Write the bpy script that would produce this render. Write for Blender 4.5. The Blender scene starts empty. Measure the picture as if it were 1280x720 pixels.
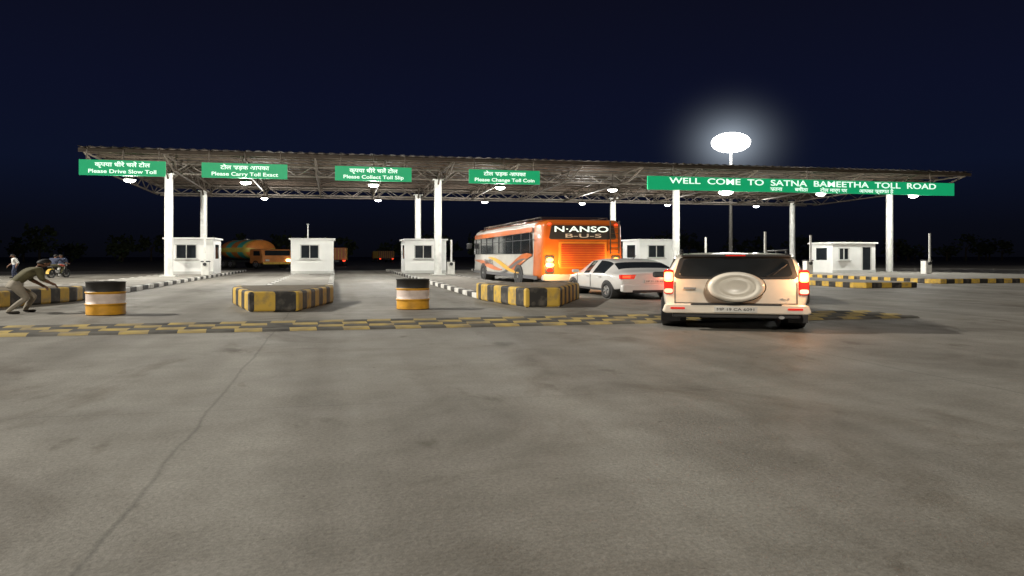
import bpy, bmesh, math, random
from mathutils import Vector, Matrix
random.seed(4)
D=bpy.data; C=bpy.context
scene=C.scene
def link(o):
    scene.collection.objects.link(o); return o
# ------------------------------------------------------------ materials
def M(name,col,rough=.6,metal=0,var=.12,scale=6,emi=None,es=0,bump=0,coat=0,spec=.5,col2=None):
    m=D.materials.new(name); m.use_nodes=True
    nt=m.node_tree; b=nt.nodes['Principled BSDF']
    b.inputs['Roughness'].default_value=rough; b.inputs['Metallic'].default_value=metal
    b.inputs['Coat Weight'].default_value=coat
    b.inputs['Specular IOR Level'].default_value=spec
    tc=nt.nodes.new('ShaderNodeTexCoord'); n=nt.nodes.new('ShaderNodeTexNoise')
    n.inputs['Scale'].default_value=scale; n.inputs['Detail'].default_value=4
    nt.links.new(tc.outputs['Object'],n.inputs['Vector'])
    r=nt.nodes.new('ShaderNodeValToRGB')
    r.color_ramp.elements[0].position=.3; r.color_ramp.elements[1].position=.7
    c2=col2 if col2 else [c*(1-var) for c in col]
    hi=[min(1,c*(1+var*.5)) for c in col]
    r.color_ramp.elements[0].color=(*c2,1); r.color_ramp.elements[1].color=(*hi,1)
    nt.links.new(n.outputs['Fac'],r.inputs['Fac']); nt.links.new(r.outputs['Color'],b.inputs['Base Color'])
    if bump:
        bp=nt.nodes.new('ShaderNodeBump'); bp.inputs['Strength'].default_value=bump; bp.inputs['Distance'].default_value=.02
        nt.links.new(n.outputs['Fac'],bp.inputs['Height']); nt.links.new(bp.outputs['Normal'],b.inputs['Normal'])
    if emi:
        b.inputs['Emission Color'].default_value=(*emi,1); b.inputs['Emission Strength'].default_value=es
        try: m.cycles.emission_sampling='NONE'
        except Exception: pass
    return m
def stripes(name,ca,cb,period,worn=.25):
    m=D.materials.new(name); m.use_nodes=True; nt=m.node_tree; b=nt.nodes['Principled BSDF']; b.inputs['Roughness'].default_value=.65
    L=nt.links.new; N=nt.nodes.new
    tc=N('ShaderNodeTexCoord'); sx=N('ShaderNodeSeparateXYZ'); L(tc.outputs['Object'],sx.inputs[0])
    a=N('ShaderNodeMath'); a.operation='ADD'; L(sx.outputs[0],a.inputs[0]); L(sx.outputs[1],a.inputs[1])
    d=N('ShaderNodeMath'); d.operation='DIVIDE'; L(a.outputs[0],d.inputs[0]); d.inputs[1].default_value=period
    f=N('ShaderNodeMath'); f.operation='FRACT'; L(d.outputs[0],f.inputs[0])
    g=N('ShaderNodeMath'); g.operation='GREATER_THAN'; L(f.outputs[0],g.inputs[0]); g.inputs[1].default_value=.5
    mx=N('ShaderNodeMix'); mx.data_type='RGBA'; L(g.outputs[0],mx.inputs['Factor'])
    mx.inputs['A'].default_value=(*ca,1); mx.inputs['B'].default_value=(*cb,1)
    n=N('ShaderNodeTexNoise'); n.inputs['Scale'].default_value=5; n.inputs['Detail'].default_value=5; L(tc.outputs['Object'],n.inputs['Vector'])
    r=N('ShaderNodeValToRGB'); r.color_ramp.elements[0].position=.48; r.color_ramp.elements[1].position=.68
    r.color_ramp.elements[0].color=(0,0,0,1); r.color_ramp.elements[1].color=(worn*2.4,)*3+(1,)
    L(n.outputs['Fac'],r.inputs['Fac'])
    m2=N('ShaderNodeMix'); m2.data_type='RGBA'; L(r.outputs['Color'],m2.inputs['Factor']); L(mx.outputs['Result'],m2.inputs['A'])
    m2.inputs['B'].default_value=(.16,.14,.115,1); L(m2.outputs['Result'],b.inputs['Base Color'])
    return m
YEL=(.62,.40,.06); BLK=(.022,.02,.018); WHT=(.7,.69,.65)
m_by=stripes('paint_black_yellow',BLK,YEL,.86)
m_bw=stripes('paint_black_white',BLK,WHT,1.7)
m_conc=M('island_concrete',(.27,.255,.225),.85,0,.3,3,bump=.3)
m_steel=M('galvanised_steel',(.78,.78,.75),.4,.15,.15,4)
m_truss=M('truss_steel',(.075,.06,.045),.55,.3,.25,5)
m_grey=M('grey_steel',(.3,.29,.27),.5,.4,.25,5)
m_roof=M('roof_sheet_rusty',(.05,.036,.027),.65,.2,.4,2)
m_purlin=M('purlin_steel',(.075,.055,.04),.55,.3,.3,4)
m_green=M('sign_green',(.0,.22,.09),.4,0,.08,3,emi=(.01,.44,.17),es=.6)  # emission added so the panels look brightly lit
m_lett=M('sign_letter',(.8,.85,.8),.4,0,.05,3,emi=(.8,1,.88),es=1.0)  # own glow stands in for light thrown back by the letters
m_wall=M('booth_white',(.84,.84,.82),.55,0,.05,2)
m_trim=M('booth_trim',(.55,.55,.53),.5,.1,.1,3)
m_glass=M('dark_glass',(.02,.024,.028),.08,0,.2,3)
m_black=M('black_rubber',(.02,.02,.02),.75,0,.3,9)
m_dark=M('dark_plastic',(.03,.03,.032),.5,0,.2,9)
m_yel=M('paint_yellow',YEL,.6,0,.3,5); m_blk=M('paint_black',BLK,.6,0,.3,5); m_wht=M('paint_white',WHT,.6,0,.15,5)
m_red=M('paint_red',(.45,.05,.03),.5,0,.2,5)
m_chrome=M('alloy',(.6,.6,.6),.3,.8,.1,5)
m_suv=M('car_paint_white',(.84,.78,.67),.3,0,.05,2,coat=.6)
m_sed=M('sedan_paint_white',(.7,.69,.67),.3,0,.05,2,coat=.6)
m_lamp=M('lamp_glow',(1,1,1),.5,0,0,3,emi=(1,.98,.92),es=30)
m_mast=M('floodlight_glow',(1,1,1),.5,0,0,3,emi=(1,1,.97),es=22)
m_tail=M('tail_lamp_red',(.5,.01,.01),.2,0,.1,5,emi=(1,.06,.02),es=3)
m_brake=M('brake_lamp',(.6,.1,.02),.2,0,.1,5,emi=(1,.36,.08),es=8)
m_redlens=M('red_lens',(.4,.01,.01),.15,0,.1,5,emi=(1,.04,.02),es=.45)
m_head=M('headlamp',(.9,.85,.6),.2,0,.1,5,emi=(1,.75,.4),es=12)
# ------------------------------------------------------------ geometry helpers
def empty(name,loc=(0,0,0),rz=0,scale=(1,1,1)):
    o=D.objects.new(name,None); o.location=loc; o.rotation_euler=(0,0,rz); o.scale=scale; o.empty_display_size=.3
    return link(o)
def fin(name,bm,mats,parent=None,smooth=False,bevel=0,subs=0):
    me=D.meshes.new(name); bmesh.ops.recalc_face_normals(bm,faces=bm.faces[:]); bm.to_mesh(me); bm.free()
    if not isinstance(mats,(list,tuple)): mats=[mats]
    for m in mats: me.materials.append(m)
    o=D.objects.new(name,me); link(o)
    if parent: o.parent=parent
    if smooth:
        for p in me.polygons: p.use_smooth=True
    if bevel:
        b=o.modifiers.new('b','BEVEL'); b.width=bevel; b.segments=2; b.limit_method='ANGLE'
    if subs:
        s=o.modifiers.new('s','SUBSURF'); s.levels=subs; s.render_levels=subs
    return o
def addbox(bm,c,s,mi=0,rot=None):
    r=bmesh.ops.create_cube(bm,size=1); vs=r['verts']
    mat=Matrix.Translation(c)@(rot if rot else Matrix.Identity(4))@Matrix.Diagonal((*s,1))
    bmesh.ops.transform(bm,matrix=mat,verts=vs)
    for f in {f for v in vs for f in v.link_faces}: f.material_index=mi
    return vs
def box(name,c,s,mat,parent=None,bevel=0,rot=None):
    bm=bmesh.new(); addbox(bm,c,s,0,rot); return fin(name,bm,mat,parent,bevel=bevel)
def addtube(bm,p,q,r1,r2=None,seg=8,mi=0,caps=True):
    p=Vector(p);q=Vector(q); r2=r1 if r2 is None else r2
    d=q-p; L=d.length
    if L<1e-6: return
    r=bmesh.ops.create_cone(bm,cap_ends=caps,segments=seg,radius1=r1,radius2=r2,depth=L)
    mat=Matrix.Translation((p+q)/2)@d.to_track_quat('Z','Y').to_matrix().to_4x4()
    bmesh.ops.transform(bm,matrix=mat,verts=r['verts'])
    for f in {f for v in r['verts'] for f in v.link_faces}: f.material_index=mi
def tube(name,p,q,r,mat,parent=None,r2=None,seg=16,smooth=False,bevel=0):
    bm=bmesh.new(); addtube(bm,p,q,r,r2,seg); return fin(name,bm,mat,parent,smooth,bevel)
def addpoly(bm,pts,y,depth,mi=0,axis='y'):
    def P(a,b,t): return (a,t,b) if axis=='y' else ((t,a,b) if axis=='x' else (a,b,t))
    A=[bm.verts.new(P(a,b,y)) for a,b in pts]; B=[bm.verts.new(P(a,b,y+depth)) for a,b in pts]
    fs=[bm.faces.new(A),bm.faces.new(B[::-1])]
    n=len(pts)
    for i in range(n): fs.append(bm.faces.new([A[i],B[i],B[(i+1)%n],A[(i+1)%n]]))
    for f in fs: f.material_index=mi
def poly(name,pts,y,depth,mat,parent=None,bevel=0,axis='y'):
    bm=bmesh.new(); addpoly(bm,pts,y,depth,0,axis); return fin(name,bm,mat,parent,bevel=bevel)
def rr(x0,z0,x1,z1,r=.05,tx=0,n=4):
    out=[]
    for cx,cz,a0,ix in ((x1-r,z0+r,-90,0),(x1-r,z1-r,0,-tx),(x0+r,z1-r,90,tx),(x0+r,z0+r,180,0)):
        for k in range(n+1):
            a=math.radians(a0+90*k/n); out.append((cx+ix+r*math.cos(a),cz+r*math.sin(a)))
    return out
def text(name,body,size,loc,mat,parent=None,sx=1,offset=0,rot=(math.pi/2,0,0),ext=.004):
    c=D.curves.new(name,'FONT'); c.body=body; c.size=size; c.align_x='CENTER'; c.align_y='CENTER'; c.extrude=ext; c.offset=offset
    c.materials.append(mat); o=D.objects.new(name,c); link(o); o.location=loc; o.rotation_euler=rot; o.scale=(sx,1,1)
    if parent: o.parent=parent
    return o
def wheel(name,c,r,w,parent,rim=m_chrome,side=-1):
    bm=bmesh.new(); x,y,z=c
    prof=[(0,.0),(r*.55,.0),(r*.62,.02),(r*.66,-.005),(r*.92,-.01),(r,.03),(r,w-.03),(r*.92,w),(0,w)]
    seg=28; rings=[]
    for (rad,off) in prof:
        if rad==0: rings.append([bm.verts.new((x+side*(w/2-off),y,z))]); continue
        rings.append([bm.verts.new((x+side*(w/2-off),y+rad*math.cos(2*math.pi*k/seg),z+rad*math.sin(2*math.pi*k/seg))) for k in range(seg)])
    for i in range(len(rings)-1):
        a,b=rings[i],rings[i+1]
        for k in range(seg):
            k2=(k+1)%seg
            if len(a)==1: f=bm.faces.new([a[0],b[k],b[k2]])
            elif len(b)==1: f=bm.faces.new([a[k],b[0],a[k2]])
            else: f=bm.faces.new([a[k],b[k],b[k2],a[k2]])
            f.material_index=1 if i<2 else 0
            if i==0 and (k%6)<2: f.material_index=2
            f.smooth=i>1
    addtube(bm,(x+side*w/2,y,z),(x+side*(w/2+.02),y,z),r*.14,None,12,1)
    return fin(name,bm,[m_black,rim,m_dark],parent)
def carbody(name,st,parent,mat,winpairs,glasspairs,subs=2):
    bm=bmesh.new(); rings=[]
    for (y,zb,zm,zt,wb,wm,wt) in st:
        h=[(0,zb),(wb*.9,zb),(wb,zb+.12),(wm,(zb+zm)/2),(wm*.985,zm),(wt,zt-.05),(wt*.82,zt),(0,zt+.015)]
        full=h+[(-a,b) for a,b in h[-2:0:-1]]
        rings.append([bm.verts.new((a,y,b)) for a,b in full])
    n=14
    for i in range(len(rings)-1):
        for k in range(n):
            k2=(k+1)%n
            f=bm.faces.new([rings[i][k],rings[i][k2],rings[i+1][k2],rings[i+1][k]])
            f.smooth=True
            if k in(4,9) and i in winpairs: f.material_index=1
            if k in(5,6,7,8) and i in glasspairs: f.material_index=1
            if k in (0,1,12,13): f.material_index=2
    bm.faces.new(rings[0]).smooth=True; bm.faces.new(rings[-1]).smooth=True
    cl=bm.edges.layers.float.new('crease_edge')
    for i,r in enumerate(rings):
        for k in range(n):
            e=bm.edges.get((r[k],r[(k+1)%n]))
            if e and i in(0,len(rings)-1): e[cl]=.55
        if i<len(rings)-1:
            for k in(4,10,2,12,5,9):
                e=bm.edges.get((r[k],rings[i+1][k]))
                if e: e[cl]=.5
    return fin(name,bm,[mat,m_glass,m_dark],parent,subs=subs)
# ------------------------------------------------------------ ground
def ground_mat():
    m=D.materials.new('plaza_concrete'); m.use_nodes=True; nt=m.node_tree; b=nt.nodes['Principled BSDF']
    L=nt.links.new; N=nt.nodes.new
    tc=N('ShaderNodeTexCoord')
    def noise(scale,det,sc=(1,1,1),dist=0,rough=.55,off=(0,0,0)):
        mp=N('ShaderNodeMapping'); mp.inputs['Scale'].default_value=sc; mp.inputs['Location'].default_value=off; L(tc.outputs['Object'],mp.inputs['Vector'])
        n=N('ShaderNodeTexNoise'); n.inputs['Scale'].default_value=scale; n.inputs['Detail'].default_value=det; n.inputs['Distortion'].default_value=dist
        n.inputs['Roughness'].default_value=rough
        L(mp.outputs[0],n.inputs['Vector']); return n.outputs['Fac']
    def ramp(f,p0,p1,c0,c1):
        r=N('ShaderNodeValToRGB'); r.color_ramp.elements[0].position=p0; r.color_ramp.elements[1].position=p1
        r.color_ramp.elements[0].color=(*c0,1); r.color_ramp.elements[1].color=(*c1,1); L(f,r.inputs['Fac']); return r.outputs['Color']
    def mul(a,b_,fac=1):
        x=N('ShaderNodeMix'); x.data_type='RGBA'; x.blend_type='MULTIPLY'; x.inputs['Factor'].default_value=fac
        L(a,x.inputs['A']); L(b_,x.inputs['B']); return x.outputs['Result']
    base=ramp(noise(.16,5,dist=.4),.3,.7,(.212,.20,.176),(.315,.30,.265))
    base=mul(base,ramp(noise(1.3,5,rough=.7),.3,.7,(.74,.73,.71),(1.08,1.08,1.08)))
    base=mul(base,ramp(noise(38,3,rough=.75),.25,.75,(.66,.66,.66),(1.22,1.22,1.22)))
    base=mul(base,ramp(noise(.9,3,(1,.06,1),.2),.36,.6,(.74,.72,.70),(1.05,1.05,1.05)))
    base=mul(base,ramp(noise(.35,5,(1,.7,1),1.2,.65),.32,.46,(.60,.56,.51),(1,1,1)))
    base=mul(base,ramp(noise(1.7,4,(1,.5,1),.3,.6,(31,7,0)),.28,.36,(.62,.59,.55),(1,1,1)))
    base=mul(base,ramp(noise(9,3,(1,1,1),.3,.6,(3,17,0)),.24,.30,(.5,.48,.45),(1,1,1)))
    sx=N('ShaderNodeSeparateXYZ'); L(tc.outputs['Object'],sx.inputs[0])
    wobn=noise(.8,3)
    def joint(o,per,w,off,lo):
        wob=N('ShaderNodeMath'); wob.operation='MULTIPLY_ADD'; L(wobn,wob.inputs[0]); wob.inputs[1].default_value=.12; L(o,wob.inputs[2])
        a=N('ShaderNodeMath'); a.operation='ADD'; L(wob.outputs[0],a.inputs[0]); a.inputs[1].default_value=off
        d=N('ShaderNodeMath'); d.operation='PINGPONG'; L(a.outputs[0],d.inputs[0]); d.inputs[1].default_value=per/2
        r=N('ShaderNodeMapRange'); L(d.outputs[0],r.inputs[0]); r.inputs[1].default_value=0; r.inputs[2].default_value=w
        r.inputs[3].default_value=lo; r.inputs[4].default_value=1; return r.outputs[0]
    base=mul(base,joint(sx.outputs[0],6.8,.022,.9,.66))
    base=mul(base,joint(sx.outputs[1],7.5,.02,1.1,.8))
    L(base,b.inputs['Base Color'])
    rr_=N('ShaderNodeMapRange'); L(noise(.7,3),rr_.inputs[0]); rr_.inputs[3].default_value=.48; rr_.inputs[4].default_value=.85; L(rr_.outputs[0],b.inputs['Roughness'])
    bp=N('ShaderNodeBump'); bp.inputs['Strength'].default_value=.35; bp.inputs['Distance'].default_value=.012; L(noise(30,2,rough=.7),bp.inputs['Height']); L(bp.outputs[0],b.inputs['Normal'])
    return m
def sheet(name,x0,y0,x1,y1,z,mat):
    bm=bmesh.new(); bm.faces.new([bm.verts.new(p) for p in((x0,y0,z),(x1,y0,z),(x1,y1,z),(x0,y1,z))]); return fin(name,bm,mat)
sheet('ground',-700,-200,900,900,-.008,M('dry_soil',(.05,.043,.03),.95,0,.5,.3,bump=.4))
sheet('plaza_pavement',-34,-25,60,66,0,ground_mat())
sheet('road',-6,66,14,600,-.003,M('road_asphalt',(.06,.06,.058),.85,0,.25,1))
# ------------------------------------------------------------ islands
m_cap=M('block_cap_paint',(.13,.10,.06),.8,0,.5,4)
def island(uc,wid,v0,v1,h,nose=None,fu=None,mat=m_bw):
    e=empty('traffic_island',(uc,v0,0))
    w=wid/2
    f0,f1=(fu if fu else (-.5,.5))
    if nose:
        out=[(f0,0),(f1,0),(w,3.1),(w,v1-v0),(-w,v1-v0),(-w,3.1)]
    else:
        out=[(-w+.3,0),(w-.3,0),(w,.35),(w,v1-v0),(-w,v1-v0),(-w,.35)]
    poly('kerb',out,0,h,mat,e,axis='z',bevel=.02)
    inn=[]
    for a,b in out:
        inn.append((a*(1-.2/w),min(max(b,.25),v1-v0-.2)))
    poly('island_top',inn,h+.002,.004,m_conc,e,axis='z')
    if nose:
        n=[(f0,0),(f1,0),(w,3.1),(w,3.9),(-w,3.9),(-w,3.1)]
        n=[(a*1.025,b-.03) for a,b in n]
        poly('crash_block',n,.004,nose+.04,m_by,e,axis='z',bevel=.05)
        poly('block_cap',[(a*.84,b*.9+.18) for a,b in n],nose+.045,.006,m_cap,e,axis='z')
    return e
island(-8.25,3.1,19.2,62,.15,.34)
island(-1.3,2.4,17.2,62,.15,.39)
island(5.2,2.7,17.3,62,.15,.41,fu=(-.9,-.1))
island(11.95,2.3,17.0,62,.15,.44,fu=(-1.1,-.45))
island(20.4,2.8,25.0,62,.2,mat=m_by)
island(31.0,11.5,28.3,62,.2,mat=m_by)
# ------------------------------------------------------------ speed bumps
def bumps():
    e=empty('speed_bump',(0,12.75,0))
    bm=bmesh.new(); seg=.42; rows=4; rw=.43
    for r in range(rows):
        y0=r*(rw+.02)
        u=-15.0; k=0
        while u<10.7:
            off=(k+r)%2
            if random.random()<.03: off=1-off
            prof=[(0,.002),(.06,.028),(rw/2,.042),(rw-.06,.028),(rw,.002)]
            sk=.10*(1 if r%2 else -1)
            for i in range(4):
                ya,za=prof[i];yb,zb=prof[i+1]
                f=bm.faces.new([bm.verts.new((u+sk*ya,y0+ya,za)),bm.verts.new((u+seg+sk*ya,y0+ya,za)),bm.verts.new((u+seg+sk*yb,y0+yb,zb)),bm.verts.new((u+sk*yb,y0+yb,zb))])
                f.material_index=off
            u+=seg; k+=1
    y=M('bump_yellow',(.42,.31,.09),.8,0,.3,3,col2=(.20,.165,.11)); b=M('bump_black',(.035,.033,.03),.8,0,.3,3,col2=(.13,.12,.10))
    fin('strips',bm,[y,b],e)
bumps()
# ------------------------------------------------------------ canopy
cu=[-8.3,5.45,19.55,34.1]; VF=42; VB=52.6
U0,U1=-11.3,36.4; V0,V1=38,54.2
def zr(v): return 6.02-(v-V0)*.018
can=empty('toll_canopy')
bm=bmesh.new()
n=int((U1-U0)/.12)
prev=None
for i in range(n+1):
    u=U0+i*.12; dz=.035 if i%4 in(0,1) else 0
    a=bm.verts.new((u,V0-.15,zr(V0)+.1+dz)); b=bm.verts.new((u,V1+.15,zr(V1)+.1+dz))
    if prev: bm.faces.new([prev[0],a,b,prev[1]])
    prev=(a,b)
fin('roof_sheet',bm,m_roof,can)
bm=bmesh.new()
for k in range(14):
    v=V0+.1+k*(V1-V0-.2)/13; addbox(bm,((U0+U1)/2,v,zr(v)+.03),(U1-U0,.07,.11))
fin('purlins',bm,m_purlin,can)
bm=bmesh.new()
nr=14
for k in range(nr+1):
    u=U0+.15+k*(U1-U0-.3)/nr
    for z,v0,v1 in((-.08,V0+.2,V1-.1),(-.6,VF-1.5,VB+.5)):
        addtube(bm,(u,v0,zr(v0)+z),(u,v1,zr(v1)+z),.05,None,6)
    m_=12
    for j in range(m_):
        a=VF-1.5+j*(VB+2-VF)/m_; b=VF-1.5+(j+1)*(VB+2-VF)/m_
        if j%2: addtube(bm,(u,a,zr(a)-.6),(u,b,zr(b)-.08),.03,None,6)
        else: addtube(bm,(u,a,zr(a)-.08),(u,b,zr(b)-.6),.03,None,6)
    addtube(bm,(u,V0+.2,zr(V0)-.08),(u,VF-1.5,zr(VF)-.6),.045,None,6)
fin('rafters',bm,m_truss,can)
bm=bmesh.new()
for v in(VF,VB,V1-.15):
    zt=zr(v)-.05; zb=zr(v)-.55 
    for z in(zt,zb): addtube(bm,(U0+.1,v,z),(U1-.1,v,z),.055,None,6)
    nn=62
    for j in range(nn):
        a=U0+.1+j*(U1-U0-.2)/nn; b=U0+.1+(j+1)*(U1-U0-.2)/nn
        addtube(bm,(a,v,zt if j%2 else zb),(b,v,zb if j%2 else zt),.028,None,5)
fin('lattice_girders',bm,M('girder_steel',(.14,.12,.10),.5,.3,.3,5),can)
box('front_eave_beam',((U0+U1)/2,V0+.02,zr(V0)-.04),(U1-U0,.10,.16),m_purlin,can)
bm=bmesh.new(); bb=bmesh.new()
for v in(VF,VB):
    for u in cu:
        addtube(bm,(u,v,.15),(u,v,5.35),.21,.20,24)
        addbox(bm,(u,v,.19),(.75,.75,.06)); addbox(bm,(u,v,5.37),(.6,.6,.05))
        for s in(-1,1):
            addtube(bb,(u,v,5.0),(u+s*1.1,v,5.85),.05,None,8); addtube(bb,(u,v,5.0),(u,v+s*1.1,5.8),.05,None,8)
fin('columns',bm,m_steel,can); fin('knee_braces',bb,m_truss,can)
def lampfix(name,u,v,z,r=.2,power=420,par=None):
    e=empty(name,(u,v,z))
    bm=bmesh.new(); addtube(bm,(0,0,.0),(0,0,.16),r*1.15,r*.5,16); addtube(bm,(0,0,.16),(0,0,.9),.03,None,8); fin('housing',bm,m_truss,e)
    bm=bmesh.new(); bmesh.ops.create_uvsphere(bm,u_segments=14,v_segments=8,radius=r); bmesh.ops.scale(bm,vec=(1,1,.45),verts=bm.verts[:]); fin('bulb',bm,m_lamp,e,True)
    l=D.lights.new('lamp_light','POINT'); l.energy=power; l.shadow_soft_size=.2; l.color=(1,.97,.9)
    lo=D.objects.new('lamp_light',l); link(lo); lo.parent=e; lo.location=(0,0,-.4)
for u in(-9.3,-4.2,1.8,8.2,14.3,20.9,26.8,32.9): lampfix('canopy_lamp',u,V0+.55,4.72,.25 if u!=20.9 else .38,680)
for u in(-4.3,2.6,9.5,16.2,22.4,29.2): lampfix('canopy_lamp',u,49.5,4.75,.2,560)
# signs
def sign(u0,u1,z0,z1,l1,l2,s1,s2,big=False):
    e=empty('direction_sign' if not big else 'welcome_sign',((u0+u1)/2,V0-.22,(z0+z1)/2)); w=u1-u0; h=z1-z0
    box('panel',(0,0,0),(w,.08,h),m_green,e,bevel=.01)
    bm=bmesh.new()
    for x in(-w*.42,0,w*.42): addtube(bm,(x,.06,h/2-.1),(x,.12,h/2+.6),.03)
    fin('hangers',bm,m_truss,e)
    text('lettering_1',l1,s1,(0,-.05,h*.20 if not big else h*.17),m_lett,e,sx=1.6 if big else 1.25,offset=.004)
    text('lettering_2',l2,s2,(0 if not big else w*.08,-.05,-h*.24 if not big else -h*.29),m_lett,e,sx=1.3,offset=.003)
t1='कृपया धीरे चलें टोल'; 
sign(-11.2,-7.6,4.83,5.52,t1,'Please Drive Slow Toll',.26,.24)
sign(-6.05,-2.25,4.83,5.52,'टोल सड़क आपका','Please Carry Toll Exact',.26,.24)
sign(-.05,3.6,4.83,5.52,t1,'Please Collect Toll Slip',.26,.24)
sign(6.45,10.1,4.83,5.52,'टोल सड़क आपका','Please Change Toll Coin',.26,.24)
sign(15.95,35.0,4.70,5.42,'WELL  COME  TO  SATNA  BAMEETHA  TOLL  ROAD','सतना        बमीठा        टोल मार्ग पर        आपका स्वागत है',.44,.27,True)
# ------------------------------------------------------------ booths
def booth(u0,u1,v,h,zb,d=3.0,door=False,pole=False):
    w=u1-u0; e=empty('toll_booth',((u0+u1)/2,v,zb))
    bm=bmesh.new(); t=.08
    ws,wt=h*.44,h*.86; a,b=(-w*.28,w*.16) if not door else (-w*.36,-w*.12)
    def wall(y0,y1,x0,x1,z0,z1): addbox(bm,((x0+x1)/2,(y0+y1)/2,(z0+z1)/2),(x1-x0,y1-y0,z1-z0))
    wall(0,t,-w/2,a,0,h); wall(0,t,b,w/2 if not door else w*.18,0,h); wall(0,t,a,b,0,ws); wall(0,t,a,b,wt,h)
    if door: wall(0,t,w*.40,w/2,0,h); wall(0,t,w*.18,w*.40,h*.9,h)
    wall(d-t,d,-w/2,w/2,0,h)
    for s in(-1,1):
        x=s*(w/2-t/2)
        wall(t,d-t,x-t/2,x+t/2,0,ws); wall(t,d-t,x-t/2,x+t/2,wt,h); wall(t,d*.25,x-t/2,x+t/2,ws,wt); wall(d*.75,d-t,x-t/2,x+t/2,ws,wt)
    fin('walls',bm,m_wall,e)
    box('roof_slab',(0,d/2,h+.05),(w+.22,d+.25,.10),m_wall,e,bevel=.02)
    box('plinth',(0,-.012,.08),(w+.02,.03,.16),m_trim,e)
    bm=bmesh.new(); addbox(bm,((a+b)/2,t/2,(ws+wt)/2),(b-a,.02,wt-ws))
    for s in(-1,1): addbox(bm,(s*(w/2-t/2),d/2,(ws+wt)/2),(.02,d*.5,wt-ws))
    fin('glazing',bm,m_glass,e)
    bm=bmesh.new()
    for x in(a+.03,(a+b)/2,b-.03): addbox(bm,(x,0.0,(ws+wt)/2),(.045,.05,wt-ws))
    for z in(ws+.02,wt-.02): addbox(bm,((a+b)/2,-.003,z),(b-a+.06,.05,.05))
    addbox(bm,((a+b)/2,-.08,ws-.03),(b-a+.15,.18,.035))
    fin('window_frame',bm,m_trim,e)
    if door:
        box('door',(w*.29,.03,h*.45),(w*.215,.03,h*.88),m_glass,e)
        bm=bmesh.new()
        for x in(w*.185,w*.395): addbox(bm,(x,-.005,h*.45),(.05,.05,h*.9))
        addbox(bm,(w*.29,-.006,h*.9),(w*.2,.05,.05)); fin('door_frame',bm,m_trim,e)
    if pole: tube('mast',(-.3,1.2,h+.1),(-.3,1.2,h+1.0),.035,m_steel,e)
booth(-9.5,-6.9,47,2.0,.155)
booth(-2.6,-.15,47,2.0,.155,pole=True)
booth(4.1,6.6,47,2.0,.155)
booth(10.9,13.2,47,2.0,.155)
booth(19.3,22.0,47,2.0,.205)
booth(28.6,31.5,40,1.72,.205,d=2.2,door=True)
def barrier(u,v,zb,h=2.1):
    e=empty('boom_barrier',(u,v,zb))
    box('cabinet',(0,0,.36),(.4,.4,.72),m_wht,e,bevel=.03); box('cap',(0,0,.75),(.44,.44,.06),m_dark,e,bevel=.01)
    bm=bmesh.new()
    for k in range(5): addbox(bm,(0,-.25,.55+h/5*(k+.5)),(.10,.05,h/5),k%2)
    fin('raised_arm',bm,[m_wht,m_steel],e)
    tube('pivot',(0,-.2,.6),(0,-.32,.6),.09,m_dark,e)
barrier(-6.9,44.3,.155,1.6); barrier(6.3,43,.155,1.4)
barrier(21.6,36,.205,1.7); barrier(32.0,36.5,.205,1.7); barrier(20.3,40,.205,1.5); barrier(25.6,38,.205,1.6)
# ------------------------------------------------------------ drums
m_do=M('drum_orange_yellow',(.72,.36,.03),.5,0,.25,6); m_dw=M('drum_white',(.75,.62,.55),.5,0,.2,6)
def drum(u,v):
    e=empty('traffic_drum',(u,v,0),0,(1.27,1.27,.77)); bm=bmesh.new(); R=.29; H=.88
    prof=[(0,.0),(R-.01,.0),(R,.015),(R,.03)]
    def rib(z): return [(R,z-.02),(R+.014,z-.008),(R+.014,z+.008),(R,z+.02)]
    prof+=[(R,.22)]+rib(.29)+[(R,.4),(R,.56)]+rib(.60)+[(R,.66),(R,.86),(R+.012,.87),(R+.012,.88),(R-.015,.88),(R-.02,.86),(0,.86)]
    seg=32; rings=[]
    for r,z in prof:
        rings.append([bm.verts.new((r*math.cos(6.28318*k/seg),r*math.sin(6.28318*k/seg),z)) for k in range(seg)] if r>0 else [bm.verts.new((0,0,z))])
    for i in range(len(rings)-1):
        a,b=rings[i],rings[i+1]; z=(prof[i][1]+prof[i+1][1])/2
        mi=0 if z<.02 else 1 if z<.31 else 2 if z<.5 else 1 if z<.62 else 0
        for k in range(seg):
            k2=(k+1)%seg
            f=bm.faces.new([a[0],b[k2],b[k]] if len(a)==1 else ([a[k],a[k2],b[0]] if len(b)==1 else [a[k],a[k2],b[k2],b[k]])); f.material_index=mi; f.smooth=True
    fin('barrel',bm,[m_blk,m_do,m_dw],e)
drum(-4.6,17.2); drum(1.7,17.5)
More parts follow.
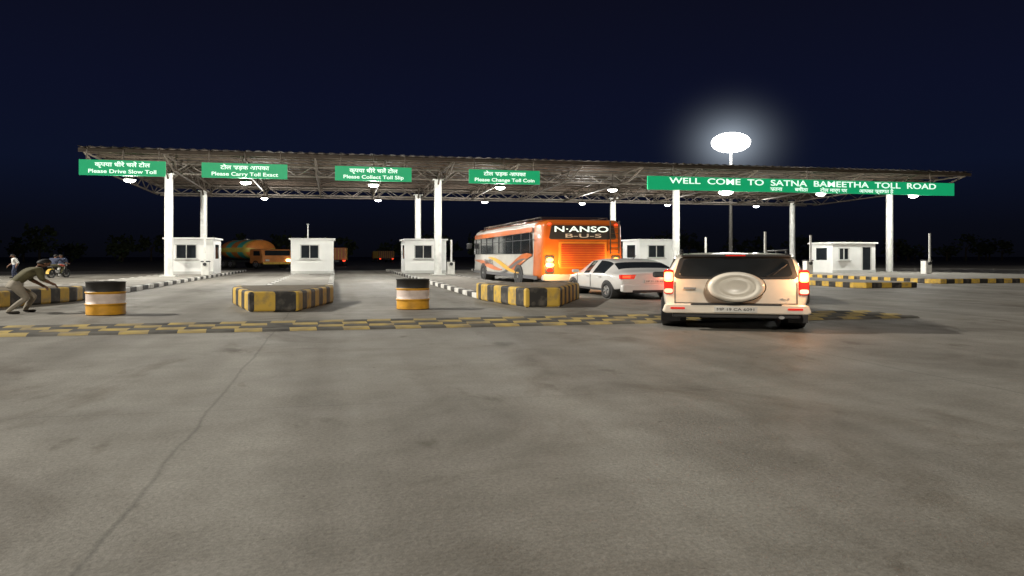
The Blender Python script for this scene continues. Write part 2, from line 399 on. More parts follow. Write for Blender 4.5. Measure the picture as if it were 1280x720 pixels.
# ------------------------------------------------------------ SUV
def suv():
    e=empty('suv_car',(6.26,11.25,0),math.radians(-25),(1.27,1.27,.69))
    st=[(0,.44,1.16,1.70,.80,.875,.70),(.05,.42,1.18,1.76,.86,.90,.73),(.35,.40,1.18,1.81,.87,.905,.74),(.5,.40,1.18,1.81,.87,.905,.74),(1.3,.38,1.16,1.82,.87,.905,.74),(1.42,.38,1.16,1.82,.87,.905,.74),
        (2.35,.38,1.12,1.80,.87,.905,.73),(2.6,.38,1.12,1.77,.87,.905,.72),(3.2,.38,1.08,1.16,.87,.90,.80),(4.1,.42,.98,1.06,.86,.88,.78),(4.35,.46,.86,.94,.80,.82,.72),(4.42,.5,.8,.86,.7,.74,.64)]
    carbody('body',st,e,m_suv,(1,3,5,7),(7,))
    poly('window_surround',rr(-.755,1.20,.755,1.715,.08,.06),-.012,.03,m_dark,e,bevel=.008)
    poly('rear_window',rr(-.69,1.26,.69,1.67,.07,.05),-.022,.03,m_glass,e,bevel=.008)
    poly('rear_spoiler',rr(-.68,1.725,.68,1.775,.023,.02),-.07,.2,m_dark,e,bevel=.012)
    box('high_stop_lamp',(0,-.08,1.75),(.24,.02,.025),m_redlens,e)
    bm=bmesh.new()
    for x in(-.745,.745): addbox(bm,(x,-.004,.88),(.012,.012,.50))
    addbox(bm,(0,-.004,.635),(1.49,.012,.012)); fin('tailgate_seams',bm,m_dark,e)
    m_clear=M('clear_lens',(.7,.6,.5),.2,emi=(1,.7,.4),es=.8)
    for s,n in((-1,'l'),(1,'r')):
        poly('tail_lamp_'+n,rr(min(s*.885,s*.765),.84,max(s*.885,s*.765),1.42,.04,0),-.028,.07,m_redlens,e,bevel=.01)
        poly('stop_lamp_'+n,rr(min(s*.878,s*.772),1.14,max(s*.878,s*.772),1.36,.03,0),-.036,.02,m_brake,e)
        poly('turn_lens_'+n,rr(min(s*.878,s*.772),.87,max(s*.878,s*.772),.97,.03,0),-.036,.02,m_clear,e)
        wheel('rear_wheel_'+n,(s*.80,.72,.36),.36,.24,e,side=s); wheel('front_wheel_'+n,(s*.80,3.5,.36),.36,.24,e,side=s)
        tube('wheel_arch_'+n,(s*.6,.72,.42),(s*.912,.72,.42),.43,m_dark,e,seg=28); tube('wheel_arch_f_'+n,(s*.6,3.5,.42),(s*.912,3.5,.42),.43,m_dark,e,seg=28)
        box('mirror_'+n,(s*1.0,2.75,1.18),(.22,.12,.17),m_dark,e,bevel=.04)
        bm=bmesh.new(); addtube(bm,(s*.66,.25,1.88),(s*.66,2.4,1.88),.022)
        for y in(.3,1.3,2.3): addtube(bm,(s*.66,y,1.76),(s*.66,y,1.88),.02)
        fin('roof_rail_'+n,bm,m_dark,e,True)
        poly('reflector_'+n,rr(min(s*.62,s*.80),.50,max(s*.62,s*.80),.545,.015),-.125,.02,m_redlens,e)
        box('headlamp_'+n,(s*.62,4.38,.82),(.28,.08,.16),m_head,e,bevel=.03)
        box('mud_flap_'+n,(s*.80,.30,.27),(.24,.02,.22),m_dark,e)
    poly('rear_bumper',rr(-.90,.40,.90,.625,.06,.02),-.115,.22,m_suv,e,bevel=.03)
    poly('bumper_step',rr(-.55,.60,.55,.632,.012),-.119,.10,m_dark,e)
    poly('lower_valance',rr(-.78,.30,.78,.41,.03),-.07,.2,m_dark,e,bevel=.02)
    poly('number_plate',rr(-.26,.44,.26,.57,.01),-.132,.012,M('plate_white',(.75,.74,.70),.5),e)
    text('plate_text','MP 19 CA 6091',.085,(0,-.134,.505),m_blk,e,sx=.85,ext=.002)
    bm=bmesh.new(); R=.345; cx,cz=.0,1.03; seg=40
    prof=[(0,-.225),(R*.35,-.225),(R*.42,-.235),(R*.55,-.235),(R*.60,-.225),(R*.66,-.225),(R*.74,-.25),(R*.86,-.25),(R*.95,-.235),(R,-.19),(R,-.03),(0,-.03)]
    rings=[[bm.verts.new((cx+r*math.cos(6.28318*k/seg),y,cz+r*math.sin(6.28318*k/seg))) for k in range(seg)] if r>0 else [bm.verts.new((cx,y,cz))] for r,y in prof]
    for i in range(len(rings)-1):
        a,b=rings[i],rings[i+1]
        for k in range(seg):
            k2=(k+1)%seg
            f=bm.faces.new([a[0],b[k],b[k2]] if len(a)==1 else ([a[k],b[0],a[k2]] if len(b)==1 else [a[k],b[k],b[k2],a[k2]])); f.smooth=True
    fin('spare_wheel_cover',bm,m_suv,e)
    bm=bmesh.new(); 
    r=bmesh.ops.create_cone(bm,cap_ends=False,segments=40,radius1=R+.018,radius2=R+.018,depth=.12)
    bmesh.ops.transform(bm,matrix=Matrix.Translation((cx,-.09,cz))@Matrix.Rotation(math.pi/2,4,'X'),verts=bm.verts[:]); fin('spare_tyre',bm,m_black,e,True)
    bm=bmesh.new(); addtube(bm,(.38,-.035,1.27),(.60,-.035,1.5),.01); addtube(bm,(.45,-.04,1.3),(.62,-.04,1.55),.012); fin('wiper',bm,m_dark,e)
    box('door_handle',(-.56,-.03,.98),(.16,.035,.05),m_chrome,e,bevel=.012)
    text('badge','4x4',.08,(.60,-.008,.74),m_chrome,e)
    tube('exhaust',(.55,-.1,.33),(.55,.2,.33),.035,m_chrome,e)
    for s,pw in((-1,7),(1,15)):
        l=D.lights.new('stop_light','POINT'); l.energy=pw; l.color=(1,.50,.22); l.shadow_soft_size=.06
        lo=D.objects.new('stop_light',l); link(lo); lo.parent=e; lo.location=(s*.84,-.2,1.25)
suv()
# ------------------------------------------------------------ sedan
def sedan():
    e=empty('sedan_car',(8.55,19.7,0),math.radians(0),(1.27,1.27,.75))
    st=[(0,.34,.80,.96,.70,.76,.64),(.06,.28,.88,1.02,.77,.82,.68),(.30,.25,.92,1.06,.80,.845,.68),(.42,.24,.93,1.10,.81,.85,.66),(.95,.22,.94,1.40,.82,.855,.58),(1.25,.22,.94,1.46,.82,.855,.58),
        (1.80,.22,.92,1.50,.82,.855,.59),(1.90,.22,.92,1.50,.82,.855,.59),(2.45,.22,.90,1.45,.82,.855,.58),(2.52,.22,.90,1.43,.82,.855,.58),(3.12,.22,.86,.97,.82,.84,.68),(3.75,.25,.74,.82,.80,.80,.66),(3.95,.3,.62,.68,.72,.72,.58),(4.0,.34,.58,.62,.64,.64,.5)]
    carbody('body',st,e,m_sed,(4,5,7),(3,9))
    for s,n in((-1,'l'),(1,'r')):
        poly('tail_lamp_'+n,[(min(s*.80,s*.48),.76),(max(s*.80,s*.48),.76),(max(s*.80,s*.44),.92),(min(s*.80,s*.44),.92)],-.02,.12,m_redlens,e,bevel=.02)
        poly('stop_lamp_'+n,rr(min(s*.76,s*.58),.80,max(s*.76,s*.58),.88,.02),-.028,.02,m_tail,e)
        for y in(.72,3.22):
            tube('wheel_arch',(s*.5,y,.33),(s*.852,y,.33),.365,m_dark,e,seg=28); wheel('wheel',(s*.765,y,.31),.31,.2,e,side=s)
        box('mirror_'+n,(s*.93,2.75,.98),(.18,.1,.13),m_sed,e,bevel=.04)
        box('handle_f_'+n,(s*.862,2.05,.80),(.02,.16,.03),m_chrome,e); box('handle_r_'+n,(s*.862,1.15,.80),(.02,.16,.03),m_chrome,e)
        bm=bmesh.new()
        for y in(1.85,2.85): addbox(bm,(s*.852,y,.62),(.012,.012,.5))
        addbox(bm,(s*.852,1.95,.30),(.014,1.9,.05))
        fin('door_seams_'+n,bm,m_dark,e)
    poly('rear_bumper',rr(-.78,.28,.78,.56,.06),-.07,.15,m_sed,e,bevel=.03)
    poly('bumper_insert',rr(-.55,.27,.55,.36,.03),-.078,.05,m_dark,e)
    poly('number_plate',rr(-.25,.62,.25,.73,.01),-.03,.03,m_wht,e); text('plate_text','MP 21 CB 4407',.07,(0,-.034,.675),m_blk,e,ext=.001)
    tube('antenna',(0,1.3,1.46),(0,1.1,1.62),.008,m_dark,e)
    l=D.lights.new('stop_light','POINT'); l.energy=12; l.color=(1,.16,.07); l.shadow_soft_size=.06
    lo=D.objects.new('stop_light',l); link(lo); lo.parent=e; lo.location=(.3,-.35,.8)
sedan()
# ------------------------------------------------------------ bus
def bus():
    e=empty('bus',(8.73,26.6,0),0,(1.27,1.27,.75))
    org=M('bus_orange',(.66,.15,.015),.35,0,.2,1.5,coat=.4); wh=M('bus_white',(.56,.54,.50),.35,0,.12,1.5,coat=.4); gold=M('bus_yellow',(.75,.42,.05),.4,0,.1,2)
    red=M('bus_red',(.55,.04,.02),.4,0,.1,2); grey=M('bus_grey',(.12,.12,.13),.4,0,.1,2)
    L=11.0; hw=1.24; zb,zt=.42,3.35
    bm=bmesh.new(); rings=[]
    def ring(y,ins,dz):
        pts=rr(-hw+ins,zb+ins*.5,hw-ins,zt-dz,.28 if ins<.1 else .25,.05,5)
        return [bm.verts.new((a,y,b)) for a,b in pts]
    for y,i,dz in((0,.10,.12),(.05,.03,.04),(.16,0,0),(.9,0,0),(L-.5,0,0),(L-.15,.04,.06),(L,.16,.25)): rings.append(ring(y,i,dz))
    n=len(rings[0])
    for i in range(len(rings)-1):
        for k in range(n):
            f=bm.faces.new([rings[i][k],rings[i][(k+1)%n],rings[i+1][(k+1)%n],rings[i+1][k]]); f.smooth=True
            f.material_index=0 if i<3 else 1
    bm.faces.new(rings[0]); bm.faces.new(rings[-1]).material_index=1
    o=fin('body',bm,[org,wh],e)
    for s,n in((-1,'l'),(1,'r')):
        X=s*(hw+.004); dd=s*.012
        poly('window_band_'+n,[(.95,1.72),(L-.35,1.72),(L-.45,2.72),(1.15,2.78)],X,dd,m_glass,e,axis='x')
        bm=bmesh.new()
        for k in range(9): addbox(bm,(X+s*.02,1.15+k*1.13,2.25),(.02,.05,1.0))
        addbox(bm,(X+s*.02,L/2,2.42),(.02,L-1.4,.03)); fin('window_bars_'+n,bm,m_dark,e)
        poly('fascia_'+n,[(.95,2.80),(L-.5,2.75),(L-.6,3.02),(.95,3.05)],X,dd,org,e,axis='x')
        def sw(nm,c,w,mat,off):
            up=[];dn=[]
            for k in range(13):
                t=k/12; y=c[0]+(c[1]-c[0])*t; z=c[2]+(c[3]-c[2])*(math.sin((t-.5)*math.pi)*.5+.5); ww=w*math.sin(math.pi*(t*.9+.05))
                up.append((y,z+ww)); dn.append((y,z-ww))
            poly(nm+n,up+dn[::-1],X,s*off,mat,e,axis='x')
        sw('swoosh_orange_',(1.0,4.6,1.65,.85),.26,org,.014); sw('swoosh_grey_',(1.6,5.4,1.45,.65),.10,grey,.018); sw('swoosh_yellow_',(2.6,7.6,.7,1.5),.12,gold,.022)
        sw('swoosh_red_',(5.2,10.4,.8,1.3),.15,org,.016)
        text('side_text_'+n,'TRAVELS',.42,(X+s*.03,7.5,1.22),grey,e,rot=(math.pi/2,0,math.radians(-90) if s<0 else math.radians(90)))
        poly('skirt_'+n,[(.4,.45),(L-.3,.45),(L-.3,.62),(.4,.62)],X,dd,grey,e,axis='x')
        for y in(2.7,8.6):
            tube('wheel_arch',(s*.9,y,.55),(X+s*.02,y,.55),.60,m_dark,e,seg=28); wheel('wheel',(s*(hw-.13),y,.5),.5,.3,e,side=s)
        poly('lamp_panel_'+n,rr(min(s*1.12,s*.86),.75,max(s*1.12,s*.86),1.62,.05),-.03,.05,m_dark,e)
        for z,mm,r in((.93,m_redlens,.09),(1.17,m_brake,.12),(1.42,m_brake,.10)):
            tube('rear_lamp',(s*.99,-.06,z),(s*.99,-.02,z),r,mm,e,seg=20)
        tube('marker_lamp',(s*1.0,-.03,3.14),(s*1.0,.03,3.14),.05,m_tail,e)
        l=D.lights.new('stop_light','POINT'); l.energy=90 if s<0 else 50; l.color=(1,.55,.2); l.shadow_soft_size=.1
        lo=D.objects.new('stop_light',l); link(lo); lo.parent=e; lo.location=(s*.99,-.4,1.2)
    poly('rear_header',rr(-1.0,2.40,1.0,3.08,.08,.06),-.02,.04,m_dark,e,bevel=.01)
    text('rear_name','N·ANSO',.38,(-.05,-.028,2.88),m_lett,e,sx=1.15,offset=.004); text('rear_name_2','B-U-S',.26,(0,-.028,2.57),m_wht,e,sx=1.8,offset=.003)
    poly('engine_hatch',rr(-.72,1.0,.72,2.30,.06),-.012,.03,M('hatch_orange',(.78,.26,.03),.4,0,.2,2),e,bevel=.01)
    bm=bmesh.new()
    for k in range(13): addbox(bm,(0,-.022,1.12+k*.085),(1.3,.02,.035))
    fin('hatch_louvres',bm,[red],e)
    bm=bmesh.new()
    for x in(.80,1.06): addtube(bm,(x,-.09,1.7),(x,-.09,3.3),.02)
    for k in range(7): addtube(bm,(.80,-.09,1.78+k*.23),(1.06,-.09,1.78+k*.23),.016)
    fin('rear_ladder',bm,m_truss,e)
    poly('rear_bumper',rr(-1.2,.40,1.2,.72,.08),-.12,.25,wh,e,bevel=.03)
    poly('number_plate',rr(-.28,.78,.28,.93,.01),-.03,.02,M('plate_yellow',(.7,.5,.05),.5),e); text('plate_text','MP 19 P 2211',.09,(0,-.033,.855),m_blk,e,ext=.001)
    bm=bmesh.new()
    for x in(-1.02,1.02): addtube(bm,(x,.8,3.52),(x,9.6,3.52),.02)
    for k in range(12):
        y=.8+k*.8; addtube(bm,(-1.02,y,3.52),(1.02,y,3.52),.015)
        for x in(-1.02,1.02): addtube(bm,(x,y,3.3),(x,y,3.52),.015)
    fin('roof_rack',bm,m_truss,e)
    poly('roof_panel',rr(-1.12,3.32,1.12,3.365,.02,.05),.3,L-1.2,M('roof_orange_brown',(.35,.10,.03),.6,0,.4,3),e)
    poly('roof_pod',rr(-.8,3.37,.8,3.50,.06,.1),4.0,2.2,wh,e)
    box('mirror',(-1.42,L-.1,2.3),(.2,.12,.4),m_dark,e,bevel=.03)
bus()
# ------------------------------------------------------------ distant vehicles
def tanker():
    e=empty('tanker_truck',(-8.0,80,0),math.radians(214),(1.3,1.27,.80))
    teal=M('tank_teal',(.08,.55,.45),.45,0,.2,2); org=M('tank_orange',(.8,.28,.06),.45,0,.2,2); yl=M('tank_yellow',(.75,.6,.12),.5,0,.2,2); cabm=M('cab_orange',(.6,.22,.06),.5,0,.2,2)
    bm=bmesh.new(); seg=28; rings=[]; st=[(-3.4,.1),(-3.38,.7),(-3.2,1.1),(-2.9,1.25),(-2.0,1.27),(-1.15,1.27),(-.2,1.27),(.65,1.27),(1.1,1.25),(1.35,1.1),(1.45,.1)]
    for y,r in st: rings.append([bm.verts.new((r*math.cos(6.28318*k/seg),y,2.25+r*.98*math.sin(6.28318*k/seg))) for k in range(seg)])
    for i in range(len(rings)-1):
        for k in range(seg):
            f=bm.faces.new([rings[i][k],rings[i][(k+1)%seg],rings[i+1][(k+1)%seg],rings[i+1][k]]); f.smooth=True; f.material_index={4:0,5:1,6:0,7:2}.get(i,1)
            if k in(15,16,27,28,0,13,14): f.material_index=2
    fin('tank',bm,[teal,org,yl],e)
    box('chassis',(0,-.3,.85),(1.1,7.4,.25),m_dark,e); 
    bm=bmesh.new(); addbox(bm,(0,-1,3.48),(.5,4,.06)); addtube(bm,(0,-1,3.4),(0,-1,3.62),.25); fin('walkway_hatch',bm,m_grey,e)
    poly('cab',[(1.7,.6),(3.6,.6),(3.65,1.5),(3.4,2.3),(1.7,2.35)],-1.2,2.4,cabm,e,axis='x',bevel=.1)
    poly('windscreen',rr(-1.0,1.5,1.0,2.15,.08),3.60,.03,m_glass,e)
    for s in(-1,1):
        box('headlamp',(s*.85,3.68,1.0),(.3,.06,.22),m_head if s<0 else m_trim,e)
        poly('side_window',[(2.3,1.55),(3.3,1.55),(3.2,2.1),(2.3,2.1)],s*1.205,s*.01,m_glass,e,axis='x')
        for y in(2.6,-1.4,-2.6): wheel('wheel',(s*1.05,y,.5),.5,.3,e,side=s)
    box('bumper',(0,3.7,.65),(2.4,.1,.25),m_yel,e)
tanker()
def lorry(u,v,rz,c):
    e=empty('cargo_truck',(u,v,0),rz,(1.27,1.27,.75)); cm=M('cargo_paint',c,.5,0,.25,2)
    box('cargo_body',(0,3,1.95),(2.4,5.6,1.9),cm,e,bevel=.05)
    bm=bmesh.new()
    for k in range(8): addbox(bm,(-1.05+k*.3,.17,1.95),(.05,.05,1.8))
    for k in range(11):
        for s in(-1,1): addbox(bm,(s*1.22,.4+k*.52,1.95),(.05,.06,1.85))
    fin('body_ribs',bm,m_yel,e)
    poly('cab',[(6.0,.7),(7.6,.7),(7.6,1.7),(7.3,2.6),(6.0,2.7)],-1.15,2.3,m_red,e,axis='x',bevel=.08); box('chassis',(0,3.4,.8),(1,7.6,.25),m_dark,e)
    for s in(-1,1):
        box('tail_lamp',(s*.95,.1,.85),(.25,.06,.15),m_tail,e)
        for y in(1.6,6.6): wheel('wheel',(s*1.0,y,.5),.5,.3,e,side=s)
lorry(-.3,92,0,(.5,.13,.03)); lorry(9.5,150,.1,(.25,.09,.04))
# ------------------------------------------------------------ motorcycle
def motorcycle(u,v,rz):
    e=empty('motorcycle',(u,v,0),rz,(1.27,1.27,.75))
    bm=bmesh.new()
    for y in(0,1.3):
        seg=24
        for k in range(seg):
            a=6.28318*k/seg;b=6.28318*(k+1)/seg
            addtube(bm,(0,y+.29*math.cos(a),.3+.29*math.sin(a)),(0,y+.29*math.cos(b),.3+.29*math.sin(b)),.05,None,8)
            if k%3==0: addtube(bm,(0,y,.3),(0,y+.27*math.cos(a),.3+.27*math.sin(a)),.008,None,4,1)
    for p,q,r in(((0,0,.3),(0,.55,.75),.025),((0,0,.3),(0,.6,.35),.03),((0,.6,.35),(0,1.0,.85),.03),((0,.1,.8),(0,1.0,.85),.03),((.07,1.3,.3),(.07,1.05,.98),.025),((-.07,1.3,.3),(-.07,1.05,.98),.025),((-.33,.95,1.02),(.33,.95,1.02),.018),((.12,-.1,.35),(.12,.6,.32),.04)): addtube(bm,p,q,r,None,8,1)
    fin('frame_and_wheels',bm,[m_black,m_dark],e)
    bm=bmesh.new(); bmesh.ops.create_uvsphere(bm,u_segments=16,v_segments=10,radius=1); bmesh.ops.transform(bm,matrix=Matrix.Translation((0,.78,.86))@Matrix.Diagonal((.15,.27,.13,1)),verts=bm.verts[:]); fin('fuel_tank',bm,m_red,e,True)
    poly('seat',rr(-.15,.76,.55,.86,.04),-.12,.24,m_dark,e,axis='x',bevel=.03)
    box('engine',(0,.6,.42),(.26,.34,.3),m_grey,e,bevel=.05)
    tube('headlamp',(0,1.12,.92),(0,1.24,.92),.09,m_chrome,e); 
    poly('rear_mudguard',[(-.35,.3),(-.3,.52),(-.1,.66),(.15,.66),(.15,.63),(-.08,.62),(-.26,.5),(-.31,.3)],-.06,.12,m_yel,e,axis='x')
    return e
# ------------------------------------------------------------ people
m_skin=M('skin',(.20,.10,.06),.6,0,.1,9); m_hair=M('hair',(.012,.01,.008),.7,0,.2,20); m_shoe=M('shoes',(.03,.025,.02),.6)
def person(loc,rz,J,shirt,trouser,sc=(1.27,1.27,.75),parent=None,name='person'):
    e=empty(name,loc,rz,sc)
    V=[];E=[];R=[];K={}
    def v(k,p,r): K[k]=len(V); V.append(p); R.append(r)
    g=lambda k:Vector(J[k])
    pel,che,nk,hd=g('pelvis'),g('chest'),g('neck'),g('head')
    v('pelvis',pel,(.155,.12)); v('waist',pel.lerp(che,.45),(.14,.11)); v('chest',che,(.165,.12)); v('uch',che.lerp(nk,.6),(.13,.10)); v('neck',nk,(.06,.06)); v('hb',nk.lerp(hd,.45),(.055,.055))
    for a,b in(('pelvis','waist'),('waist','chest'),('chest','uch'),('uch','neck'),('neck','hb')): E.append((K[a],K[b]))
    for s in'lr':
        sh,el,wr=g('sh'+s),g('el'+s),g('wr'+s); hp,kn,an,to=g('hp'+s),g('kn'+s),g('an'+s),g('to'+s)
        v('sh'+s,sh,(.075,.075)); v('ua'+s,sh.lerp(el,.5),(.06,.06)); v('el'+s,el,(.05,.05)); v('fa'+s,el.lerp(wr,.4),(.046,.046)); v('wr'+s,wr,(.03,.03)); v('pm'+s,wr+(wr-el).normalized()*.07,(.038,.022))
        for a,b in(('uch','sh'+s),('sh'+s,'ua'+s),('ua'+s,'el'+s),('el'+s,'fa'+s),('fa'+s,'wr'+s),('wr'+s,'pm'+s)): E.append((K[a],K[b]))
        v('hp'+s,hp,(.10,.10)); v('th'+s,hp.lerp(kn,.5),(.085,.085)); v('kn'+s,kn,(.062,.062)); v('ca'+s,kn.lerp(an,.35),(.06,.06)); v('an'+s,an,(.042,.042)); v('he'+s,an+Vector((0,0,-.045)),(.045,.04)); v('to'+s,to,(.045,.03))
        for a,b in(('pelvis','hp'+s),('hp'+s,'th'+s),('th'+s,'kn'+s),('kn'+s,'ca'+s),('ca'+s,'an'+s),('an'+s,'he'+s),('he'+s,'to'+s)): E.append((K[a],K[b]))
    me=D.meshes.new('sk'); me.from_pydata([tuple(x) for x in V],E,[]); o=D.objects.new('sk',me); link(o)
    o.modifiers.new('skin','SKIN'); ss=o.modifiers.new('s','SUBSURF'); ss.levels=2; ss.render_levels=2
    for i,r in enumerate(R): me.skin_vertices[0].data[i].radius=r
    me.skin_vertices[0].data[0].use_root=True
    C.view_layer.update(); dg=C.evaluated_depsgraph_get(); nm=D.meshes.new_from_object(o.evaluated_get(dg)); D.objects.remove(o)
    b=D.objects.new('body',nm); link(b); b.parent=e
    nm.materials.clear()
    for m in(m_skin,shirt,trouser,m_shoe): nm.materials.append(m)
    lab={}
    for k in K:
        lab[k]=1 if k in('waist','chest','uch') or k[:2] in('sh','ua','el') else 2 if k=='pelvis' or k[:2] in('hp','th','kn','ca') else 3 if k[:2] in('he','to') else 2 if k[:2]=='an' else 0
    ks=list(K)
    for p in nm.polygons:
        c=p.center; k=min(ks,key=lambda k:(V[K[k]]-c).length/ (max(R[K[k]])+.05)); p.material_index=lab[k]; p.use_smooth=True
    bm=bmesh.new()
    for s in'lr':
        wr=g('wr'+s); d=(wr-g('el'+s)).normalized(); side=d.cross(Vector((0,1,0)) if abs(d.y)<.8 else Vector((0,0,1))).normalized(); cu_=d.cross(side)
        for k,ln in enumerate((.06,.072,.078,.07)):
            p=wr+d*.09+side*((k-1.5)*.02); q=p+d*ln*.5+cu_*.012; w=q+d*ln*.4+cu_*.03; addtube(bm,p-d*.02,q,.010,.009,6); addtube(bm,q,w,.009,.007,6)
        p=wr+d*.04+side*.032; q=p+d*.03+side*.025; addtube(bm,p-side*.015,q,.012,.01,6); addtube(bm,q,q+d*.03,.01,.008,6)
    fin('fingers',bm,m_skin,e,True)
    up=(hd-nk).normalized(); f=Vector(J.get('face',(0,1,0))).normalized(); f=(f-up*f.dot(up)).normalized(); rt=f.cross(up)
    HM=Matrix(((rt.x,f.x,up.x,hd.x),(rt.y,f.y,up.y,hd.y),(rt.z,f.z,up.z,hd.z),(0,0,0,1)))
    bm=bmesh.new(); r=bmesh.ops.create_uvsphere(bm,u_segments=20,v_segments=14,radius=1)
    for w in bm.verts:
        x,y,z=w.co; k=1-.25*max(0,-z)
        w.co=(x*.076*k,y*.096*(1 if y<0 else .95)*k,z*.118)
    addtube(bm,(0,.085,.0),(0,.108,-.025),.009,.016,6)
    for s in(-1,1): addtube(bm,(s*.072,-.005,-.01),(s*.086,-.012,-.01),.026,.022,8)
    addtube(bm,(-.022,.083,-.055),(.022,.083,-.055),.007,None,6,1)
    for s in(-1,1): addtube(bm,(s*.03,.078,.012),(s*.03,.090,.012),.011,None,8,1)
    bm.transform(HM); fin('head',bm,[m_skin,m_hair],e,True)
    bm=bmesh.new(); bmesh.ops.create_uvsphere(bm,u_segments=20,v_segments=14,radius=1)
    for w in bm.verts:
        x,y,z=w.co; lo=.42 if y>.1 else -.45
        w.co=(x*.083,y*.103-.008,max(z,lo)*.126+.006)
    bm.transform(HM); fin('hair',bm,m_hair,e,True)
    return e
def stand(sw=0,lean=0):
    return dict(pelvis=(0,0,.92),chest=(0,.02+lean*.5,1.22),neck=(0,.02+lean,1.45),head=(0,.05+lean*1.25,1.60),
      shl=(-.18,lean*.95,1.39),ell=(-.24,-.04-sw*.4+lean*.6,1.12),wrl=(-.25,.05-sw*.6+lean*.6,.88),shr=(.18,lean*.95,1.39),elr=(.24,-.02+sw*.4+lean*.6,1.12),wrr=(.25,.12+sw*.6+lean*.6,.90),
      hpl=(-.09,0,.88),knl=(-.10,.05+sw*.5,.48),anl=(-.10,sw*.9,.09),tol=(-.12,.16+sw*.9,.035),hpr=(.09,0,.88),knr=(.10,.05-sw*.4,.48),anr=(.10,-sw*.9,.09),tor=(.12,.16-sw*.9,.035))
olive=M('shirt_olive',(.095,.085,.04),.9,0,.3,8); khaki=M('trousers_khaki',(.28,.25,.20),.9,0,.2,8); whitec=M('cloth_white',(.6,.6,.57),.9,0,.15,8); navy=M('cloth_navy',(.04,.05,.09),.9,0,.2,8)
# stooping, knees bent
J=dict(pelvis=(0,-.10,.80),chest=(0,.08,1.06),neck=(0,.24,1.24),head=(0,.33,1.37),face=(0,1,-.3),
  shl=(-.18,.20,1.20),ell=(-.25,.20,.93),wrl=(-.20,.36,.74),shr=(.18,.20,1.20),elr=(.26,.22,.94),wrr=(.16,.40,.80),
  hpl=(-.10,-.10,.77),knl=(-.13,.22,.46),anl=(-.13,.10,.09),tol=(-.15,.26,.035),hpr=(.10,-.10,.77),knr=(.13,.04,.42),anr=(.12,-.20,.09),tor=(.14,-.04,.035))
person((-6.45,18.0,0),math.radians(-55),J,olive,khaki,sc=(1.34,1.34,.76))
person((-18.2,46,0),math.radians(-120),stand(.05),whitec,khaki); person((-17.1,47,0),math.radians(120),stand(.1,.03),whitec,navy); person((-15.6,49.5,0),math.radians(160),stand(.0),navy,whitec)
motorcycle(-15.2,46.6,math.radians(-8))
Jr=dict(pelvis=(0,.2,.92),chest=(0,.28,1.2),neck=(0,.36,1.44),head=(0,.40,1.59),shl=(-.18,.34,1.38),ell=(-.27,.55,1.18),wrl=(-.28,.84,1.06),shr=(.18,.34,1.38),elr=(.27,.55,1.18),wrr=(.28,.84,1.06),
  hpl=(-.10,.22,.9),knl=(-.2,.62,.78),anl=(-.17,.5,.38),tol=(-.17,.64,.33),hpr=(.10,.22,.9),knr=(.2,.62,.78),anr=(.17,.5,.38),tor=(.17,.64,.33))
person((-15.2,46.6,0),math.radians(-8),Jr,navy,olive,name='motorcycle_rider')
# ------------------------------------------------------------ high mast light
def mast(u,v,H,name='high_mast_light'):
    e=empty(name,(u,v,0))
    tube('pole',(0,0,0),(0,0,H-.3),.20,m_grey,e,r2=.11,seg=16,smooth=True)
    box('base_cabinet',(0,-.3,.5),(.7,.5,1.0),m_trim,e,bevel=.03)
    bm=bmesh.new(); bg=bmesh.new()
    for k in range(16):
        a=6.28318*k/16; x,y=1.25*math.cos(a),1.25*math.sin(a)
        R=Matrix.Rotation(a,4,'Z')@Matrix.Rotation(math.radians(35),4,'Y')
        addbox(bm,(x,y,H+.1),(.24,.42,.55),0,R); addbox(bg,(x+.2*math.cos(a),y+.2*math.sin(a),H-.05),(.12,.5,.62),0,R)
        addtube(bm,(0,0,H-.3),(x,y,H),.03,None,6)
    fin('floodlight_housings',bm,m_truss,e); fin('floodlight_lenses',bg,m_mast,e)
    bm=bmesh.new(); bmesh.ops.create_uvsphere(bm,u_segments=32,v_segments=16,radius=1); bmesh.ops.transform(bm,matrix=Matrix.Translation((0,0,H-.05))@Matrix.Diagonal((1.85,1.85,.95,1)),verts=bm.verts[:]); fin('flare_globe',bm,m_mast,e,True)  # glowing ellipsoid added to shape the lamp's overexposed flare
    return e
mast(37.5,68.2,12.3)
hm=D.materials.new('lamp_halo_glow'); hm.use_nodes=True; nt=hm.node_tree; nt.nodes.remove(nt.nodes['Principled BSDF'])  # emissive volume paints the halo of light around the mast lamp
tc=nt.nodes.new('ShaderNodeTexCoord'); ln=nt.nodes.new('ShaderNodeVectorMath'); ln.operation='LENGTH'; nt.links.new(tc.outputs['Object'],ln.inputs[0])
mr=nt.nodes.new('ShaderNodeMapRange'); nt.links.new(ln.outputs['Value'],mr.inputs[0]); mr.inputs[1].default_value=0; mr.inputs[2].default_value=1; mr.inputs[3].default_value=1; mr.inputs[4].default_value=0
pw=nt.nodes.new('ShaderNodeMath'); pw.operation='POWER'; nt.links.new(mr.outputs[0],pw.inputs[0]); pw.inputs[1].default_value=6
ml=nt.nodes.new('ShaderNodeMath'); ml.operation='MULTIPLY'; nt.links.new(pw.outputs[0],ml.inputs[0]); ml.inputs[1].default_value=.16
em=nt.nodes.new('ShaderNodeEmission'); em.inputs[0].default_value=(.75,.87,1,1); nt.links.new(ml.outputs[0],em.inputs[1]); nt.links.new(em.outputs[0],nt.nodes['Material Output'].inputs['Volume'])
bm=bmesh.new(); bmesh.ops.create_icosphere(bm,subdivisions=3,radius=1); hz=fin('lamp_halo',bm,hm,None,True); hz.location=(37.5,68.2,12.2); hz.scale=(11,11,9)
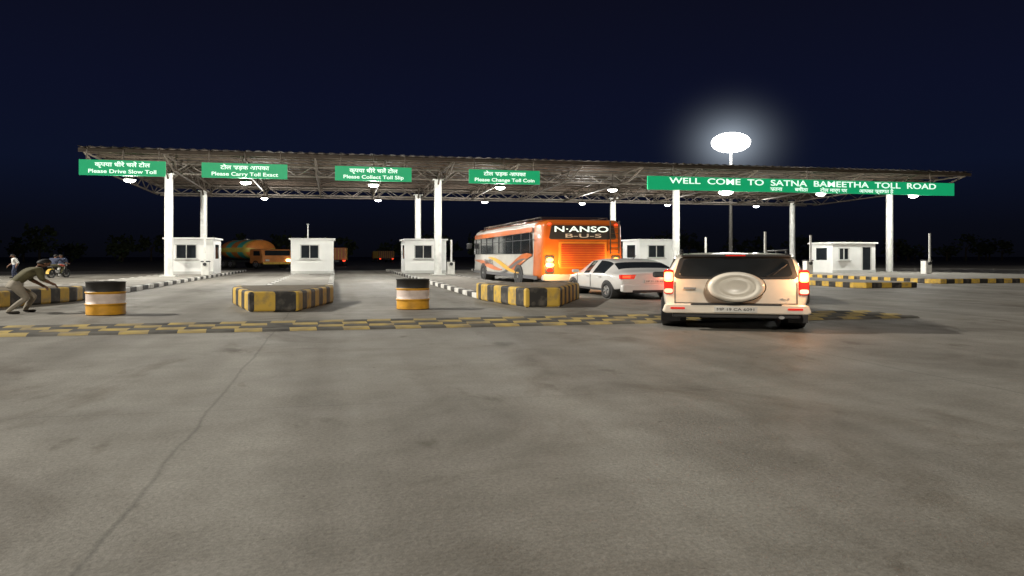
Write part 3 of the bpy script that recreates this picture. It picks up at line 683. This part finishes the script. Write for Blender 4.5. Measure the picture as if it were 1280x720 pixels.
# ------------------------------------------------------------ distant trees
def trees():
    bm=bmesh.new(); rnd=random.Random(8)
    def clump(x,y,z,r,n):
        for _ in range(n):
            d=Vector((rnd.gauss(0,1),rnd.gauss(0,1),rnd.gauss(0,.7))); d=d/max(d.length,.1)*r*rnd.uniform(.5,1.05)
            c=Vector((x,y,z))+d; s=rnd.uniform(.25,.6)
            a=Vector((rnd.gauss(0,1),rnd.gauss(0,1),rnd.gauss(0,1))).normalized(); b=a.orthogonal().normalized()
            f=bm.faces.new([bm.verts.new(c+a*s),bm.verts.new(c+b*s*.7),bm.verts.new(c-a*s),bm.verts.new(c-b*s*.7)]); f.material_index=rnd.choice((0,0,1))
    for i in range(70):
        u=-130+i*4.6+rnd.uniform(-2,2); v=170+rnd.uniform(-15,25)
        H=rnd.uniform(2.5,6.5)
        if 5<u<12: continue
        addtube(bm,(u,v,0),(u,v,H*.6),.25,.12,6,2)
        for k in range(3): addtube(bm,(u,v,H*.4),(u+rnd.uniform(-1.5,1.5),v,H*.75),.1,.04,5,2)
        for k in range(rnd.randint(5,8)): clump(u+rnd.uniform(-2.2,2.2),v+rnd.uniform(-1.5,1.5),H*rnd.uniform(.45,1),rnd.uniform(.9,1.7),26)
    fin('distant_trees',bm,[M('leaf_dark',(.03,.045,.018),.9),M('leaf_light',(.06,.08,.03),.9),M('bark',(.06,.045,.03),.9)])
trees()
# ------------------------------------------------------------ lights
def spot(loc,tgt,power,col,ang,size=.8):
    d=(Vector(tgt)-Vector(loc)).normalized(); h=Vector((d.x,d.y,0)).normalized()
    e=empty('floodlight_or_fill_mast',(loc[0],loc[1],0)); tube('pole',(0,0,0),(0,0,loc[2]),.5,m_steel,e,r2=.25)
    box('lamp_frame',(h.x*.6,h.y*.6,loc[2]+.4),(1.4,1.4,.5),m_truss,e)
    l=D.lights.new('floodlight_or_fill','SPOT'); l.energy=power; l.color=col; l.spot_size=math.radians(ang); l.spot_blend=.5; l.shadow_soft_size=size
    o=D.objects.new('floodlight_or_fill',l); link(o); o.parent=e; o.location=(h.x*2.4,h.y*2.4,loc[2]-.6)
    o.rotation_euler=d.to_track_quat('-Z','Y').to_euler()
spot((-61,36,35),(8,18,0),270000,(1,.95,.85),75,.8)
spot((-10,-48,32),(10,22,0),80000,(1,.93,.80),75,1.2)  # added fill lamp and mast behind the camera, brightens rear faces
# ------------------------------------------------------------ world
w=D.worlds.new('World'); scene.world=w; w.use_nodes=True; nt=w.node_tree; bg=nt.nodes['Background']
tc=nt.nodes.new('ShaderNodeTexCoord'); sx=nt.nodes.new('ShaderNodeSeparateXYZ'); nt.links.new(tc.outputs['Generated'],sx.inputs[0])
r=nt.nodes.new('ShaderNodeValToRGB'); e=r.color_ramp.elements; e[0].position=0; e[0].color=(.0022,.0025,.0045,1); e[1].position=.34; e[1].color=(.0035,.0040,.011,1)
for p,c in((.035,(.0026,.0032,.007,1)),(.11,(.0036,.0058,.018,1)),(.20,(.0036,.0050,.017,1))):
    x=e.new(p); x.color=c
nt.links.new(sx.outputs[2],r.inputs['Fac']); nt.links.new(r.outputs['Color'],bg.inputs['Color']); bg.inputs['Strength'].default_value=1.05
# ------------------------------------------------------------ camera
cam=D.cameras.new('camera'); co=D.objects.new('camera',cam); link(co); co.location=(0,0,1.2); co.rotation_euler=(math.pi/2,0,math.radians(-12.9))
cam.sensor_width=36; cam.lens=27; cam.shift_y=-.03125; cam.clip_end=2000; cam.clip_start=.05
scene.camera=co
scene.view_settings.view_transform='Standard'; scene.view_settings.look='None'; scene.view_settings.exposure=0
